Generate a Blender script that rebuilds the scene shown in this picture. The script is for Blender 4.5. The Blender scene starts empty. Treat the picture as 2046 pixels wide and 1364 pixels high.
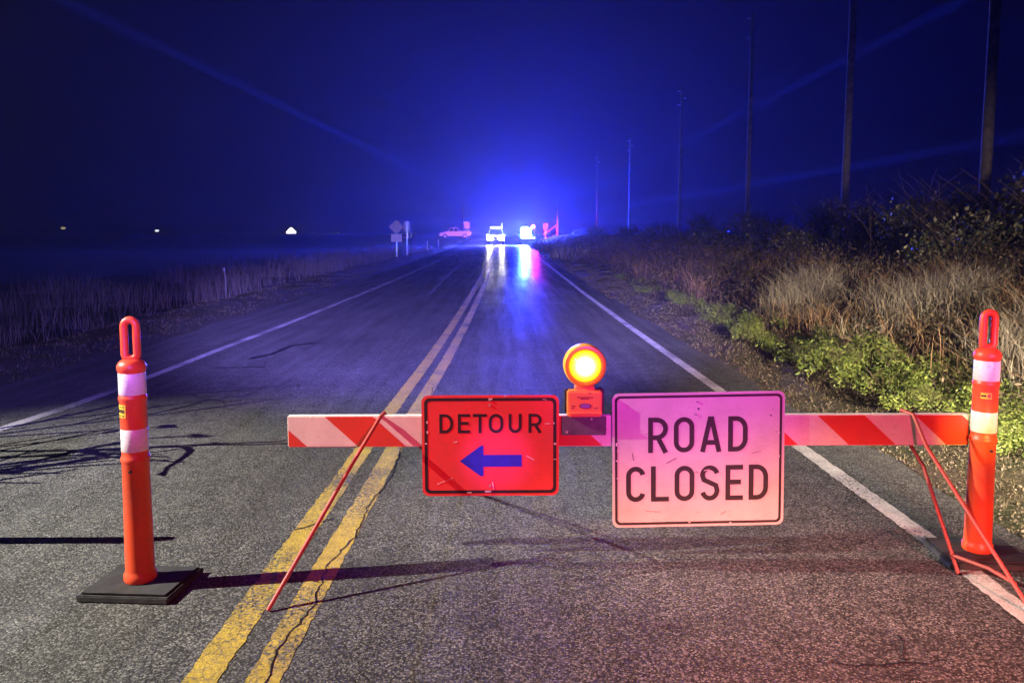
import bpy, bmesh, math, random
import numpy as np
from mathutils import Vector, Matrix
R = math.radians
rng = np.random.default_rng(7)
random.seed(7)
sc = bpy.context.scene
col = sc.collection

# ------------------------------------------------------------------ camera
cd = bpy.data.cameras.new('camera')
cam = bpy.data.objects.new('camera', cd); col.objects.link(cam)
cam.location = (0, 0, 1.45)
cam.rotation_euler = (R(85), 0, R(-.665))
cd.sensor_width = 36; cd.lens = 27.27
cd.shift_y = -81.4 / 2046
cd.clip_start = .05; cd.clip_end = 4000
sc.camera = cam

# ------------------------------------------------------------------ night sky
w = bpy.data.worlds.new('World'); sc.world = w; w.use_nodes = True
nt = w.node_tree
sky = nt.nodes.new('ShaderNodeTexSky'); sky.sky_type = 'NISHITA'; sky.sun_disc = False
sky.sun_elevation = R(-4); sky.sun_rotation = R(200)
bg = nt.nodes['Background']; bg.inputs['Strength'].default_value = .01
nt.links.new(sky.outputs[0], bg.inputs['Color'])

# ------------------------------------------------------------------ render settings
sc.view_settings.view_transform = 'Standard'; sc.view_settings.look = 'None'
sc.view_settings.exposure = 0; sc.view_settings.gamma = 1
sc.view_settings.use_curve_mapping = False
cy = sc.cycles
cy.use_denoising = True
cy.max_bounces = 4; cy.diffuse_bounces = 2; cy.glossy_bounces = 2; cy.volume_bounces = 0
cy.transmission_bounces = 2; cy.transparent_max_bounces = 4
cy.sample_clamp_indirect = 4; cy.caustics_reflective = False; cy.caustics_refractive = False

# ------------------------------------------------------------------ lamps
def lamp(name, kind, loc, power, colour, aim=None, size=60, blend=.5, radius=.08):
    l = bpy.data.lights.new(name, kind); l.energy = power; l.color = colour
    l.shadow_soft_size = radius
    if kind == 'SPOT':
        l.spot_size = R(size); l.spot_blend = blend
    o = bpy.data.objects.new(name, l); col.objects.link(o); o.location = loc
    if aim is not None:
        o.rotation_euler = (Vector(aim) - Vector(loc)).to_track_quat('-Z', 'Y').to_euler()
    return o
# floodlights of a truck parked left of the road
lamp('floodlight', 'SPOT', (-9.5, 1.9, 6.2), 12800, (1, .95, .84), (-3.0, 3.5, 0), 40, .9, .025)
lamp('floodlight', 'SPOT', (-9.5, 4.4, 5.3), 10000, (1, .86, .72), (2.7, 4.0, .1), 19, .7, .03)
# vehicles stopped behind the photographer: a headlight and a red flasher; the rest are added fill spots
lamp('verge_fill_spot', 'SPOT', (3.7, -3.2, 1.9), 26000, (1, .82, .60), (3.75, 7.6, .1), 29, 1, .06)  # added spot brightening the weeds, not a known vehicle's headlight
lamp('headlight_beam', 'SPOT', (4.2, -3.4, 1.3), 9000, (1, .80, .66), (9.0, 13.5, .2), 30, 1, .08)
lamp('left_violet_fill', 'SPOT', (-.3, -4, 3), 13000, (.26, .17, 1), (-8.5, 21, .9), 34, 1, .1)  # added violet fill for the grass along the left ditch
lamp('pole_fill_spot', 'SPOT', (1.5, -4, 2.4), 2000, (.5, .42, 1), (14.5, 42, 4.5), 24, 1, .1)  # added fill that lifts the utility poles out of the dark
lamp('red_light', 'SPOT', (2.0, -3.6, 2.2), 1480, (1, .03, .14), (.75, 3.5, .4), 40, .7, .06)
lamp('red_light', 'SPOT', (2.5, -2.6, 1.9), 7800, (1, .30, .22), (1.5, 1.45, -.3), 34, 1, .08)  # added spot reddening the ground at lower right
lamp('blue_road_fill', 'SPOT', (-.3, -4, 6.0), 60000, (.27, .22, 1), (-1.0, 17.6, 0), 34, .6, .10)  # added blue fill for the road, set higher than any vehicle's lamp
lamp('violet_fill_spot', 'SPOT', (1.2, -3.4, 1.9), 1300, (.40, .03, 1), (.80, 3.4, .92), 13, 1, .05)  # added violet spot tinting the upper part of the ROAD CLOSED sign
lamp('red_light', 'SPOT', (-.9, -3.4, 2.0), 620, (1, .05, .40), (-1.49, 3.09, .95), 9, 1, .04)  # added spot giving the left post a pink tint
lamp('violet_fill_spot', 'SPOT', (.3, -3.4, 2.0), 1700, (.7, .10, 1), (-.03, 3.37, .455), 3.2, 1, .03)  # added spot imitating a lens ghost around the DETOUR arrow
lamp('red_light', 'SPOT', (2.0, -3.4, 2.1), 2000, (.9, .02, .7), (2.15, 3.34, .92), 6.5, 1, .04)  # added spot turning the top of the right post pink
lamp('amber_fill_spot', 'SPOT', (1.7, -3.5, 1.6), 3000, (1, .62, .02), (2.08, 3.33, .585), 2.8, 1, .03)  # added narrow spot for the yellow on right post and board end
# far patrol cars, see the vehicles below
BLUE = (.012, .026, 1)
lamp('blue_light_bar_glow', 'POINT', (2.55, 91.6, 2.3), 55000, BLUE, radius=.3)
lamp('blue_light_bar_front', 'SPOT', (2.55, 91.5, 2.25), 215000, BLUE, (2.55, 0, 2.25), 176, .3, .3)
lamp('cyan_core_glow', 'SPOT', (2.45, 91.3, 1.5), 7000, (.12, .65, 1), (0, 0, 1.2), 120, 1, .25)  # added cyan lamp whitening the core of the blue glare
lamp('red_light_bar_glow', 'SPOT', (3.75, 91.6, 2.3), 4500, (1, .03, .22), (3.75, 0, 1), 120, 1, .2)
lamp('red_rear_flasher', 'SPOT', (2.2, 96.8, 2.3), 60000, (1, .2, .62), (-8, 138, 1.6), 26, 1, .1)
lamp('red_side_flasher', 'SPOT', (4.3, 93.8, 2.1), 20000, (1, .05, .25), (6.6, 101, 1.9), 34, 1, .1)
for hx in (-1.6, -.1):
    lamp('car_headlight_beam', 'SPOT', (hx, 91.2, .95), 2600, (1, .9, .66), (hx * 1.0, 50, .9), 130, 1, .18)
for ax in ((-60, 30, 31), (62, 25, 33), (62, 30, 12.5)):
    lamp('lens_streak_spot', 'SPOT', (2.75, 91.5, 2.5), 36000000, (.015, .04, 1), ax, 1.4, 1, .1)  # added spots imitating lens smear streaks as beams in the mist

# ------------------------------------------------------------------ materials
MATS = {}
def mat(name, c, rough=.6, metal=0, emit=None, es=0, var=0, scale=20, bump=0, spec=.5, coat=0):
    if name in MATS: return MATS[name]
    m = bpy.data.materials.new(name); m.use_nodes = True
    n = m.node_tree.nodes; l = m.node_tree.links
    b = n['Principled BSDF']
    b.inputs['Base Color'].default_value = (*c, 1); b.inputs['Roughness'].default_value = rough
    b.inputs['Metallic'].default_value = metal; b.inputs['Specular IOR Level'].default_value = spec
    b.inputs['Coat Weight'].default_value = coat
    if emit:
        b.inputs['Emission Color'].default_value = (*emit, 1); b.inputs['Emission Strength'].default_value = es
    if var or bump:
        tc = n.new('ShaderNodeTexCoord'); t = n.new('ShaderNodeTexNoise')
        t.inputs['Scale'].default_value = scale; t.inputs['Detail'].default_value = 6
        l.new(tc.outputs['Object'], t.inputs['Vector'])
        if var:
            mr = n.new('ShaderNodeMapRange'); mr.inputs[1].default_value = .3; mr.inputs[2].default_value = .7
            mr.inputs[3].default_value = 1 - var; mr.inputs[4].default_value = 1 + var * .6
            l.new(t.outputs['Fac'], mr.inputs[0])
            mx = n.new('ShaderNodeVectorMath'); mx.operation = 'SCALE'; mx.inputs[0].default_value = c
            l.new(mr.outputs[0], mx.inputs['Scale']); l.new(mx.outputs[0], b.inputs['Base Color'])
        if bump:
            bp = n.new('ShaderNodeBump'); bp.inputs['Strength'].default_value = bump; bp.inputs['Distance'].default_value = .01
            l.new(t.outputs['Fac'], bp.inputs['Height']); l.new(bp.outputs[0], b.inputs['Normal'])
    MATS[name] = m
    return m

class NG:
    """small node helper"""
    def __init__(s, name):
        s.m = bpy.data.materials.new(name); s.m.use_nodes = True
        s.n = s.m.node_tree.nodes; s.l = s.m.node_tree.links; s.b = s.n['Principled BSDF']
    def node(s, t, **k):
        x = s.n.new(t)
        for a, v in k.items(): setattr(x, a, v)
        return x
    def noise(s, vec, scale, detail=4, rough=.5):
        t = s.node('ShaderNodeTexNoise'); t.inputs['Scale'].default_value = scale
        t.inputs['Detail'].default_value = detail; t.inputs['Roughness'].default_value = rough
        s.l.new(vec, t.inputs['Vector']); return t.outputs['Fac']
    def voro(s, vec, scale, feature='F1', out='Distance'):
        t = s.node('ShaderNodeTexVoronoi', feature=feature); t.inputs['Scale'].default_value = scale
        s.l.new(vec, t.inputs['Vector']); return t.outputs[out]
    def rng(s, v, a, b, c, d):
        t = s.node('ShaderNodeMapRange')
        for i, q in enumerate((a, b, c, d)): t.inputs[i + 1].default_value = q
        s.l.new(v, t.inputs[0]); return t.outputs[0]
    def math(s, op, a, b=None):
        t = s.node('ShaderNodeMath', operation=op)
        for i, q in enumerate((a, b)):
            if q is None: continue
            if isinstance(q, (int, float)): t.inputs[i].default_value = q
            else: s.l.new(q, t.inputs[i])
        return t.outputs[0]
    def mix(s, f, a, b):
        t = s.node('ShaderNodeMix', data_type='RGBA')
        for i, q in ((0, f), (6, a), (7, b)):
            if isinstance(q, tuple): t.inputs[i].default_value = (*q, 1)
            elif isinstance(q, (int, float)): t.inputs[i].default_value = q
            else: s.l.new(q, t.inputs[i])
        return t.outputs[2]
    def pos(s):
        return s.node('ShaderNodeNewGeometry').outputs['Position']
    def asphalt(s, p):
        """speckled aggregate colour and its height"""
        a = s.node('ShaderNodeTexVoronoi'); a.inputs['Scale'].default_value = 135; s.l.new(p, a.inputs['Vector'])
        sep = s.node('ShaderNodeSeparateColor'); s.l.new(a.outputs['Color'], sep.inputs[0])
        v = s.math('POWER', sep.outputs[0], 2.2)
        big = s.noise(p, .7, 5, .6)
        med = s.noise(p, 7, 4)
        lane = s.node('ShaderNodeMapping'); lane.inputs['Scale'].default_value = (2.2, .12, 1); s.l.new(p, lane.inputs[0])
        streak = s.noise(lane.outputs[0], 1.0, 4, .6)
        big = s.math('ADD', s.math('MULTIPLY', big, .6), s.math('MULTIPLY', streak, .4))
        k = s.math('MULTIPLY', s.rng(big, .36, .64, .66, 1.22), s.rng(med, .3, .7, .78, 1.15))
        br = s.math('MULTIPLY', s.rng(v, 0, 1, .05, .44), k)
        d = s.math('MULTIPLY', s.rng(a.outputs['Distance'], 0, .6, 1.0, .35), br)
        c = s.node('ShaderNodeCombineColor')
        s.l.new(d, c.inputs[0]); s.l.new(s.math('MULTIPLY', d, .97), c.inputs[1]); s.l.new(s.math('MULTIPLY', d, .9), c.inputs[2])
        h = s.math('SUBTRACT', s.math('MULTIPLY', sep.outputs[1], .6), a.outputs['Distance'])
        return c.outputs[0], h
    def bump(s, h, st, dist=.004):
        bp = s.node('ShaderNodeBump'); bp.inputs['Strength'].default_value = st; bp.inputs['Distance'].default_value = dist
        s.l.new(h, bp.inputs['Height']); s.l.new(bp.outputs[0], s.b.inputs['Normal']); return bp

def road_material():
    g = NG('asphalt'); p = g.pos()
    c, h = g.asphalt(p)
    # hairline cracks
    sx = g.node('ShaderNodeMapping'); sx.inputs['Scale'].default_value = (1, .45, 1); g.l.new(p, sx.inputs[0])
    wob = g.node('ShaderNodeVectorMath', operation='ADD')
    nz = g.node('ShaderNodeTexNoise'); nz.inputs['Scale'].default_value = 3; g.l.new(p, nz.inputs['Vector'])
    g.l.new(sx.outputs[0], wob.inputs[0]); g.l.new(nz.outputs['Color'], wob.inputs[1])
    e = g.voro(wob.outputs[0], .55, 'DISTANCE_TO_EDGE')
    ck = g.math('MULTIPLY', g.math('LESS_THAN', e, .004), g.rng(g.noise(p, .4), .5, .58, 0, .8))
    c = g.mix(ck, c, (.02, .02, .02))
    g.l.new(c, g.b.inputs['Base Color'])
    # dry and rough near the barricade, damp further down the road, with uneven patches
    sep = g.node('ShaderNodeSeparateXYZ'); g.l.new(p, sep.inputs[0])
    wet = g.rng(g.math('ADD', sep.outputs[1], g.rng(g.noise(sx.outputs[0], .5, 4), .3, .7, -5, 5)), 5, 27, 0, 1)
    st = g.node('ShaderNodeMapping'); st.inputs['Scale'].default_value = (4.5, .22, 1); g.l.new(p, st.inputs[0])
    patch = g.math('MULTIPLY', g.rng(g.noise(sx.outputs[0], .35, 4), .35, .65, .8, 1.2), g.rng(g.noise(st.outputs[0], 1.3, 5, .6), .38, .62, .6, 1.15))
    g.b.inputs['Specular IOR Level'].default_value = 0
    g.b.inputs['Roughness'].default_value = .9
    bp = g.bump(h, .5)
    g.l.new(g.rng(wet, 0, 1, .5, .12), bp.inputs['Strength'])
    gl = g.node('ShaderNodeBsdfGlossy'); gl.distribution = 'GGX'; g.l.new(bp.outputs[0], gl.inputs['Normal'])
    g.l.new(g.rng(wet, 0, 1, .62, .29), gl.inputs['Roughness'])
    fr = g.node('ShaderNodeFresnel'); fr.inputs['IOR'].default_value = 1.4
    k = g.math('MULTIPLY', g.math('MULTIPLY', fr.outputs[0], patch), g.rng(wet, 0, 1, .08, .38))
    mx = g.node('ShaderNodeMixShader'); g.l.new(k, mx.inputs[0]); g.l.new(g.b.outputs[0], mx.inputs[1]); g.l.new(gl.outputs[0], mx.inputs[2])
    out = [x for x in g.n if x.type == 'OUTPUT_MATERIAL'][0]; g.l.new(mx.outputs[0], out.inputs['Surface'])
    return g.m

def paint_material(name, base, worn, crack=0, scale=60):
    g = NG(name); p = g.pos()
    c, h = g.asphalt(p)
    n1 = g.noise(p, scale, 5, .65); n2 = g.noise(p, 1.6, 3)
    f = g.math('ADD', n1, g.rng(n2, .3, .7, -.16, .16))
    keep = g.rng(f, worn - .09, worn + .06, 0, 1)
    tone = g.rng(g.noise(p, 9, 5), .3, .7, .72, 1.1)
    sp = g.voro(p, 95)
    tone = g.math('MULTIPLY', tone, g.rng(sp, 0, .6, 1.1, .7))
    sc_ = g.node('ShaderNodeVectorMath', operation='SCALE'); sc_.inputs[0].default_value = base
    g.l.new(tone, sc_.inputs['Scale'])
    if crack:
        wob = g.node('ShaderNodeVectorMath', operation='ADD'); nz = g.node('ShaderNodeTexNoise')
        nz.inputs['Scale'].default_value = 14; g.l.new(p, nz.inputs['Vector'])
        s2 = g.node('ShaderNodeVectorMath', operation='SCALE'); s2.inputs['Scale'].default_value = .06
        g.l.new(nz.outputs['Color'], s2.inputs[0]); g.l.new(p, wob.inputs[0]); g.l.new(s2.outputs[0], wob.inputs[1])
        e = g.voro(wob.outputs[0], 22, 'DISTANCE_TO_EDGE')
        ck = g.math('MULTIPLY', g.math('LESS_THAN', e, .05), g.rng(g.noise(p, 1.3), .42, .55, 0, 1))
        keep = g.math('MULTIPLY', keep, g.math('SUBTRACT', 1, g.math('MULTIPLY', ck, crack)))
    g.l.new(g.mix(keep, c, sc_.outputs[0]), g.b.inputs['Base Color'])
    g.b.inputs['Roughness'].default_value = .6
    g.bump(h, .4)
    return g.m

def ground_material():
    g = NG('verge_earth'); p = g.pos()
    n = g.noise(p, 1.2, 6, .65); f = g.noise(p, 16, 5, .7); v = g.voro(p, 38)
    a = g.mix(g.rng(n, .4, .62, 0, 1), (.085, .062, .042), (.055, .062, .028))
    a = g.mix(g.rng(f, .5, .68, 0, .75), a, (.17, .135, .095))
    a = g.mix(g.rng(v, .0, .5, .5, 0), a, (.02, .02, .014))
    g.l.new(a, g.b.inputs['Base Color']); g.b.inputs['Roughness'].default_value = .9
    g.b.inputs['Specular IOR Level'].default_value = .2
    g.bump(f, 1, .05)
    return g.m

def leaf_material(name, c1, c2, rough=.55):
    """colour differs from leaf to leaf (random per mesh island)"""
    g = NG(name)
    ge = g.node('ShaderNodeNewGeometry')
    g.l.new(g.mix(ge.outputs['Random Per Island'], c1, c2), g.b.inputs['Base Color'])
    g.b.inputs['Roughness'].default_value = rough; g.b.inputs['Specular IOR Level'].default_value = .3
    return g.m

def worn_material(name, c, grime=(.25, .2, .18), amount=.4, rough=.45, scratch=True):
    g = NG(name)
    p = g.node('ShaderNodeTexCoord').outputs['Object']
    st = g.node('ShaderNodeMapping'); st.inputs['Scale'].default_value = (3, 8, 14); st.inputs['Rotation'].default_value = (0, .5, 0)
    g.l.new(p, st.inputs[0])
    n1 = g.noise(p, 6, 6, .65); n2 = g.noise(st.outputs[0], 7, 6, .7)
    k = g.math('MULTIPLY', g.rng(n1, .42, .72, 0, amount), 1)
    a = g.mix(k, c, tuple(x * .55 + y * .25 for x, y in zip(c, grime)))
    if scratch:
        a = g.mix(g.rng(n2, .58, .64, 0, .45 * amount * 2), a, tuple(min(1, x * .45 + .06) for x in c))
    g.l.new(a, g.b.inputs['Base Color']); g.b.inputs['Roughness'].default_value = rough
    return g.m

M_road = road_material()
M_yellow = paint_material('yellow_road_paint', (.64, .45, .055), .42, .5)
M_yellow2 = paint_material('yellow_road_paint_cracked', (.64, .45, .055), .43, .7)
M_white = paint_material('white_road_paint', (.72, .70, .66), .42)
M_white_worn = paint_material('worn_white_road_paint', (.6, .58, .55), .45)
M_tar = mat('tar', (.018, .018, .02), .35, var=.4, scale=30)
M_seam = mat('pale_seam', (.26, .25, .23), .6, var=.5, scale=12)
M_ground = ground_material()
M_orange = worn_material('orange_plastic', (.80, .08, .02), amount=.6, rough=.42)
M_band = worn_material('white_reflective_band', (.84, .82, .79), amount=.6, rough=.35)
M_rubber = mat('black_rubber', (.035, .034, .034), .75, var=.5, scale=14, bump=.5)
M_signwhite = worn_material('white_sign_sheeting', (.66, .64, .62), amount=.55, rough=.4)
M_signorange = worn_material('orange_sign_sheeting', (.86, .06, .06), amount=.5, rough=.4)
M_signback = mat('bare_aluminium', (.36, .36, .37), .5, .1, var=.2, scale=8)
M_ink = mat('black_sign_ink', (.016, .013, .015), .55, var=.3, scale=25)
M_ghostblue = mat('lens_ghost_blue', (.012, .03, .42), .4, var=.2, scale=25)  # black arrow's colour replaced by the blue glow of a lens ghost
M_boardwhite = worn_material('white_board_sheeting', (.82, .78, .74), amount=.5, rough=.5)
M_boardred = worn_material('red_board_sheeting', (.70, .055, .03), amount=.35, rough=.5)
M_wood = mat('board_timber', (.34, .26, .18), .8, var=.4, scale=8)
M_rod = worn_material('red_painted_steel', (.42, .06, .045), amount=.8, rough=.5)
M_plate = mat('dark_plate', (.10, .085, .11), .5, var=.3, scale=30)
M_case = worn_material('orange_lamp_case', (.85, .25, .05), amount=.3, rough=.4, scratch=False)
M_black = mat('black_plastic', (.02, .02, .022), .5)
M_label = mat('yellow_sticker', (.75, .55, .05), .5)
M_steel = mat('galvanised_steel', (.45, .45, .46), .45, .8, var=.2)
M_polewood = mat('weathered_pole_wood', (.2, .165, .13), .85, var=.45, scale=5, bump=.4)

# ------------------------------------------------------------------ mesh helpers
class MB:
    def __init__(s): s.v = []; s.f = []
    def add(s, vs, fs):
        o = len(s.v); s.v += [tuple(v) for v in vs]; s.f += [tuple(i + o for i in f) for f in fs]; return s
    def box(s, c, d, rz=0, rx=0, ry=0):
        M = Matrix.Translation(c) @ Matrix.Rotation(rz, 4, 'Z') @ Matrix.Rotation(ry, 4, 'Y') @ Matrix.Rotation(rx, 4, 'X')
        vs = [M @ Vector((x * d[0] / 2, y * d[1] / 2, z * d[2] / 2)) for x in (-1, 1) for y in (-1, 1) for z in (-1, 1)]
        return s.add(vs, [(0, 1, 3, 2), (4, 6, 7, 5), (0, 4, 5, 1), (2, 3, 7, 6), (0, 2, 6, 4), (1, 5, 7, 3)])
    def tube(s, pts, r, n=10, cap=True, closed=False):
        pts = [Vector(p) for p in pts]; m = len(pts)
        rs = r if isinstance(r, (list, tuple)) else [r] * m
        vs = []; up = None
        for i, p in enumerate(pts):
            if closed: d = pts[(i + 1) % m] - pts[i - 1]
            else: d = pts[min(i + 1, m - 1)] - pts[max(i - 1, 0)]
            d.normalize()
            if up is None:
                up = Vector((0, 0, 1)) if abs(d.z) < .9 else Vector((0, 1, 0))
            a = d.cross(up).normalized(); b = a.cross(d).normalized(); up = b
            for k in range(n):
                t = 2 * math.pi * k / n
                vs.append(p + (a * math.cos(t) + b * math.sin(t)) * rs[i])
        fs = []
        for i in range(m if closed else m - 1):
            j = (i + 1) % m
            for k in range(n):
                fs.append((i * n + k, i * n + (k + 1) % n, j * n + (k + 1) % n, j * n + k))
        if cap and not closed:
            fs.append(tuple(range(n))[::-1]); fs.append(tuple((m - 1) * n + k for k in range(n)))
        return s.add(vs, fs)
    def lathe(s, prof, c=(0, 0, 0), n=32, axis='Z'):
        vs = []
        for r, z in prof:
            for k in range(n):
                t = 2 * math.pi * k / n
                if axis == 'Z': vs.append((c[0] + r * math.cos(t), c[1] + r * math.sin(t), c[2] + z))
                elif axis == 'Y': vs.append((c[0] + r * math.cos(t), c[1] + z, c[2] + r * math.sin(t)))
                else: vs.append((c[0] + z, c[1] + r * math.cos(t), c[2] + r * math.sin(t)))
        fs = []
        for i in range(len(prof) - 1):
            for k in range(n):
                fs.append((i * n + k, i * n + (k + 1) % n, (i + 1) * n + (k + 1) % n, (i + 1) * n + k))
        fs.append(tuple(range(n))[::-1]); fs.append(tuple((len(prof) - 1) * n + k for k in range(n)))
        return s.add(vs, fs)
    def prism(s, poly, a, b, axis='Y'):
        """poly in the plane across axis, extruded from a to b"""
        def P(u, v, t):
            return (u, t, v) if axis == 'Y' else ((t, u, v) if axis == 'X' else (u, v, t))
        n = len(poly)
        vs = [P(u, v, a) for u, v in poly] + [P(u, v, b) for u, v in poly]
        fs = [tuple(range(n)), tuple(range(2 * n - 1, n - 1, -1))]
        fs += [(i, i + n, (i + 1) % n + n, (i + 1) % n) for i in range(n)]
        return s.add(vs, fs)
    def ring(s, outer, inner, a, b):
        """frame between two outlines of the same number of points, in XZ, from y=a to y=b"""
        n = len(outer)
        vs = [(u, a, v) for u, v in outer] + [(u, a, v) for u, v in inner] + [(u, b, v) for u, v in outer] + [(u, b, v) for u, v in inner]
        fs = []
        for i in range(n):
            j = (i + 1) % n
            fs += [(i, j, n + j, n + i), (2 * n + j, 2 * n + i, 3 * n + i, 3 * n + j),
                   (j, i, 2 * n + i, 2 * n + j), (n + i, n + j, 3 * n + j, 3 * n + i)]
        return s.add(vs, fs)
    def build(s, name, m, parent=None, smooth=False, bevel=0, loc=None):
        me = bpy.data.meshes.new(name); me.from_pydata(s.v, [], s.f)
        bm = bmesh.new(); bm.from_mesh(me)
        bmesh.ops.recalc_face_normals(bm, faces=bm.faces)
        if bevel:
            bmesh.ops.remove_doubles(bm, verts=bm.verts, dist=1e-5)
            es = [e for e in bm.edges if len(e.link_faces) == 2 and e.calc_face_angle(0) > .5]
            bmesh.ops.bevel(bm, geom=es, offset=bevel, segments=2, affect='EDGES', clamp_overlap=True)
        bm.to_mesh(me); bm.free()
        return link(name, me, m, parent, smooth, loc)

def link(name, me, m, parent=None, smooth=False, loc=None):
    me.materials.clear(); me.materials.append(m)
    if smooth:
        me.polygons.foreach_set('use_smooth', [True] * len(me.polygons))
        try: me.set_sharp_from_angle(angle=R(40))
        except Exception: pass
    o = bpy.data.objects.new(name, me); col.objects.link(o)
    if parent is not None: o.parent = parent
    if loc is not None: o.location = loc
    return o
def np_mesh(name, v, f):
    """v (N,3), f (M,k) arrays of one face size"""
    me = bpy.data.meshes.new(name); k = f.shape[1]
    me.vertices.add(len(v)); me.vertices.foreach_set('co', np.ascontiguousarray(v, np.float32).ravel())
    me.loops.add(f.size); me.loops.foreach_set('vertex_index', np.ascontiguousarray(f, np.int32).ravel())
    me.polygons.add(len(f)); me.polygons.foreach_set('loop_start', np.arange(0, f.size, k, dtype=np.int32))
    me.update(calc_edges=True); me.validate(); return me
def tag(o, label=None, cat=None, group=None, kind=None):
    if label: o['label'] = label
    if cat: o['category'] = cat
    if group: o['group'] = group
    if kind: o['kind'] = kind
    return o
def empty(name, loc, label, cat, group=None, rz=0):
    o = bpy.data.objects.new(name, None); col.objects.link(o); o.location = loc; o.rotation_euler = (0, 0, rz)
    o.empty_display_size = .1
    return tag(o, label, cat, group)
def copy_tree(o, parent=None):
    c = o.copy(); col.objects.link(c)
    if parent is not None: c.parent = parent
    for ch in list(o.children): copy_tree(ch, c)
    return c
def rrect(w, h, r, n=7, cx=0, cz=0):
    p = []
    for sx, sz, a0 in ((1, 1, 0), (-1, 1, 90), (-1, -1, 180), (1, -1, 270)):
        for k in range(n + 1):
            a = R(a0 + 90 * k / n)
            p.append((cx + sx * (w / 2 - r) + r * math.cos(a), cz + sz * (h / 2 - r) + r * math.sin(a)))
    return p

# ------------------------------------------------------------------ terrain
def ss(a, b, x):
    t = np.clip((x - a) / (b - a), 0, 1); return t * t * (3 - 2 * t)
def zt(x, y):
    x = np.asarray(x, float); y = np.asarray(y, float)
    far = 1 - ss(96, 120, y)
    z = (.70 * ss(3.9, 7.5, x) + .65 * ss(7.5, 13, x)) * far
    u = -x
    z = z + (-.42 * ss(5.9, 7.4, u) + .14 * ss(8.2, 11.5, u)) * (1 - ss(110, 130, y))
    off = np.maximum(ss(2.5, 3.4, x), ss(5.0, 5.8, u))
    z = z + off * (.045 * np.sin(x * 2.1 + y * .7) * np.sin(y * 1.3 - x * .6) + .03 * np.sin(x * 5.1 - y * 2.7) + .03)
    return z - .03 * (1 - off) + .45 * ss(112, 138, y)
def z1(x, y): return float(zt(x, y))

xs = np.unique(np.concatenate([-np.geomspace(14, 1100, 26), np.arange(-14, -4.9, .3), [-4.9, -3, -1, 1, 2.3], np.arange(2.5, 15, .25), np.geomspace(15, 1000, 24)]))
ys = np.unique(np.concatenate([np.arange(-12, 26, .4), np.arange(26, 150, 2.), np.geomspace(150, 1500, 22)]))
X, Y = np.meshgrid(xs, ys); nx, ny = len(xs), len(ys)
V = np.stack([X.ravel(), Y.ravel(), zt(X, Y).ravel()], 1)
i = np.arange(nx - 1)[None] + nx * np.arange(ny - 1)[:, None]; i = i.ravel()
go = link('ground', np_mesh('ground', V, np.stack([i, i + 1, i + 1 + nx, i + nx], 1)), M_ground, smooth=True)
tag(go, 'dark earth verge and open field beside the road', kind='structure')

# road centre, taken from the double line: drifts a little to the left far away
def rise(y): return float(.45 * ss(112, 138, y))
LW = [(-3.80, -6), (-3.75, 2), (-3.73, 5.7), (-3.62, 6.6), (-3.57, 8), (-3.54, 9.6), (-3.46, 12), (-3.38, 17.2), (-3.32, 25), (-3.35, 41), (-3.55, 65), (-3.85, 92), (-4.2, 132)]
RW = [(2.0, -6), (1.99, 2.8), (2.02, 3.6), (2.02, 5.1), (2.0, 7), (1.96, 12), (1.95, 20), (2.05, 37.6), (2.2, 61), (2.3, 92), (2.3, 132)]
YL = [(-1.0, -6), (-.985, 2.4), (-.975, 3.3), (-.955, 4.2), (-.925, 6.1), (-.855, 8.6), (-.80, 12), (-.745, 17.7), (-.69, 30), (-.70, 52), (-.8, 92), (-1, 132)]
def at(poly, y):
    P_ = np.array(poly); return float(np.interp(y, P_[:, 1], P_[:, 0]))
def strip(name, left, right, z, m, y0, y1, step=1.0, parent=None, jag=0):
    yy = [y0]
    while yy[-1] < y1:
        yy.append(min(y1, yy[-1] + (max(.3, step * (1 + max(0, yy[-1]) * .03)) if not jag or yy[-1] < 1.8 or yy[-1] > 14 else .035)))
    b = MB(); vs = []; fs = []
    for k, y in enumerate(yy):
        j1, j2 = (random.gauss(0, jag), random.gauss(0, jag)) if jag else (0, 0)
        vs += [(left(y) + j1, y, z + rise(y)), (right(y) + j2, y, z + rise(y))]
        if k: fs.append((2 * k - 2, 2 * k - 1, 2 * k + 1, 2 * k))
    return b.add(vs, fs).build(name, m, parent)
ER = lambda y: at(RW, y) + .44 + .05 * math.sin(y * 1.7) + .03 * math.sin(y * 4.1)
EL = lambda y: at(LW, y) - 1.12 - .07 * math.sin(y * 1.1) - .04 * math.sin(y * 3.7)
road = strip('road', EL, ER, 0, M_road, -8, 133, .6)
tag(road, 'two-lane asphalt road running straight away', kind='structure')
def line(name, poly, wd, m, off=0, y1=128, label=None, z=.002):
    o = strip(name, lambda y: at(poly, y) + off - wd / 2, lambda y: at(poly, y) + off + wd / 2, z, m, -6, y1, jag=.0028)
    return tag(o, label, kind='structure')
line('edge_line_marking', RW, .105, M_white, label='white right edge line of the road')
line('edge_line_marking', LW, .105, M_white_worn, label='worn white left edge line of the road')
line('center_line_marking', YL, .115, M_yellow, 0, 90, 'left stripe of the double yellow centre line')
line('center_line_marking', YL, .115, M_yellow2, .205, 90, 'cracked right stripe of the double yellow centre line')
# crossroad far ahead with its pale edge line
b = MB().add([(-90, 133, .48), (60, 133, .48), (60, 142, .48), (-90, 142, .48)], [(0, 1, 2, 3)])
tag(b.build('crossroad', M_road), 'asphalt side road crossing at the junction', kind='structure')
b = MB().add([(-60, 134, .485), (-7, 134, .485), (-7, 134.4, .485), (-60, 134.4, .485)], [(0, 1, 2, 3)])
tag(b.build('edge_line_marking', M_white), 'white edge line of the crossing side road', kind='structure')
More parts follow.
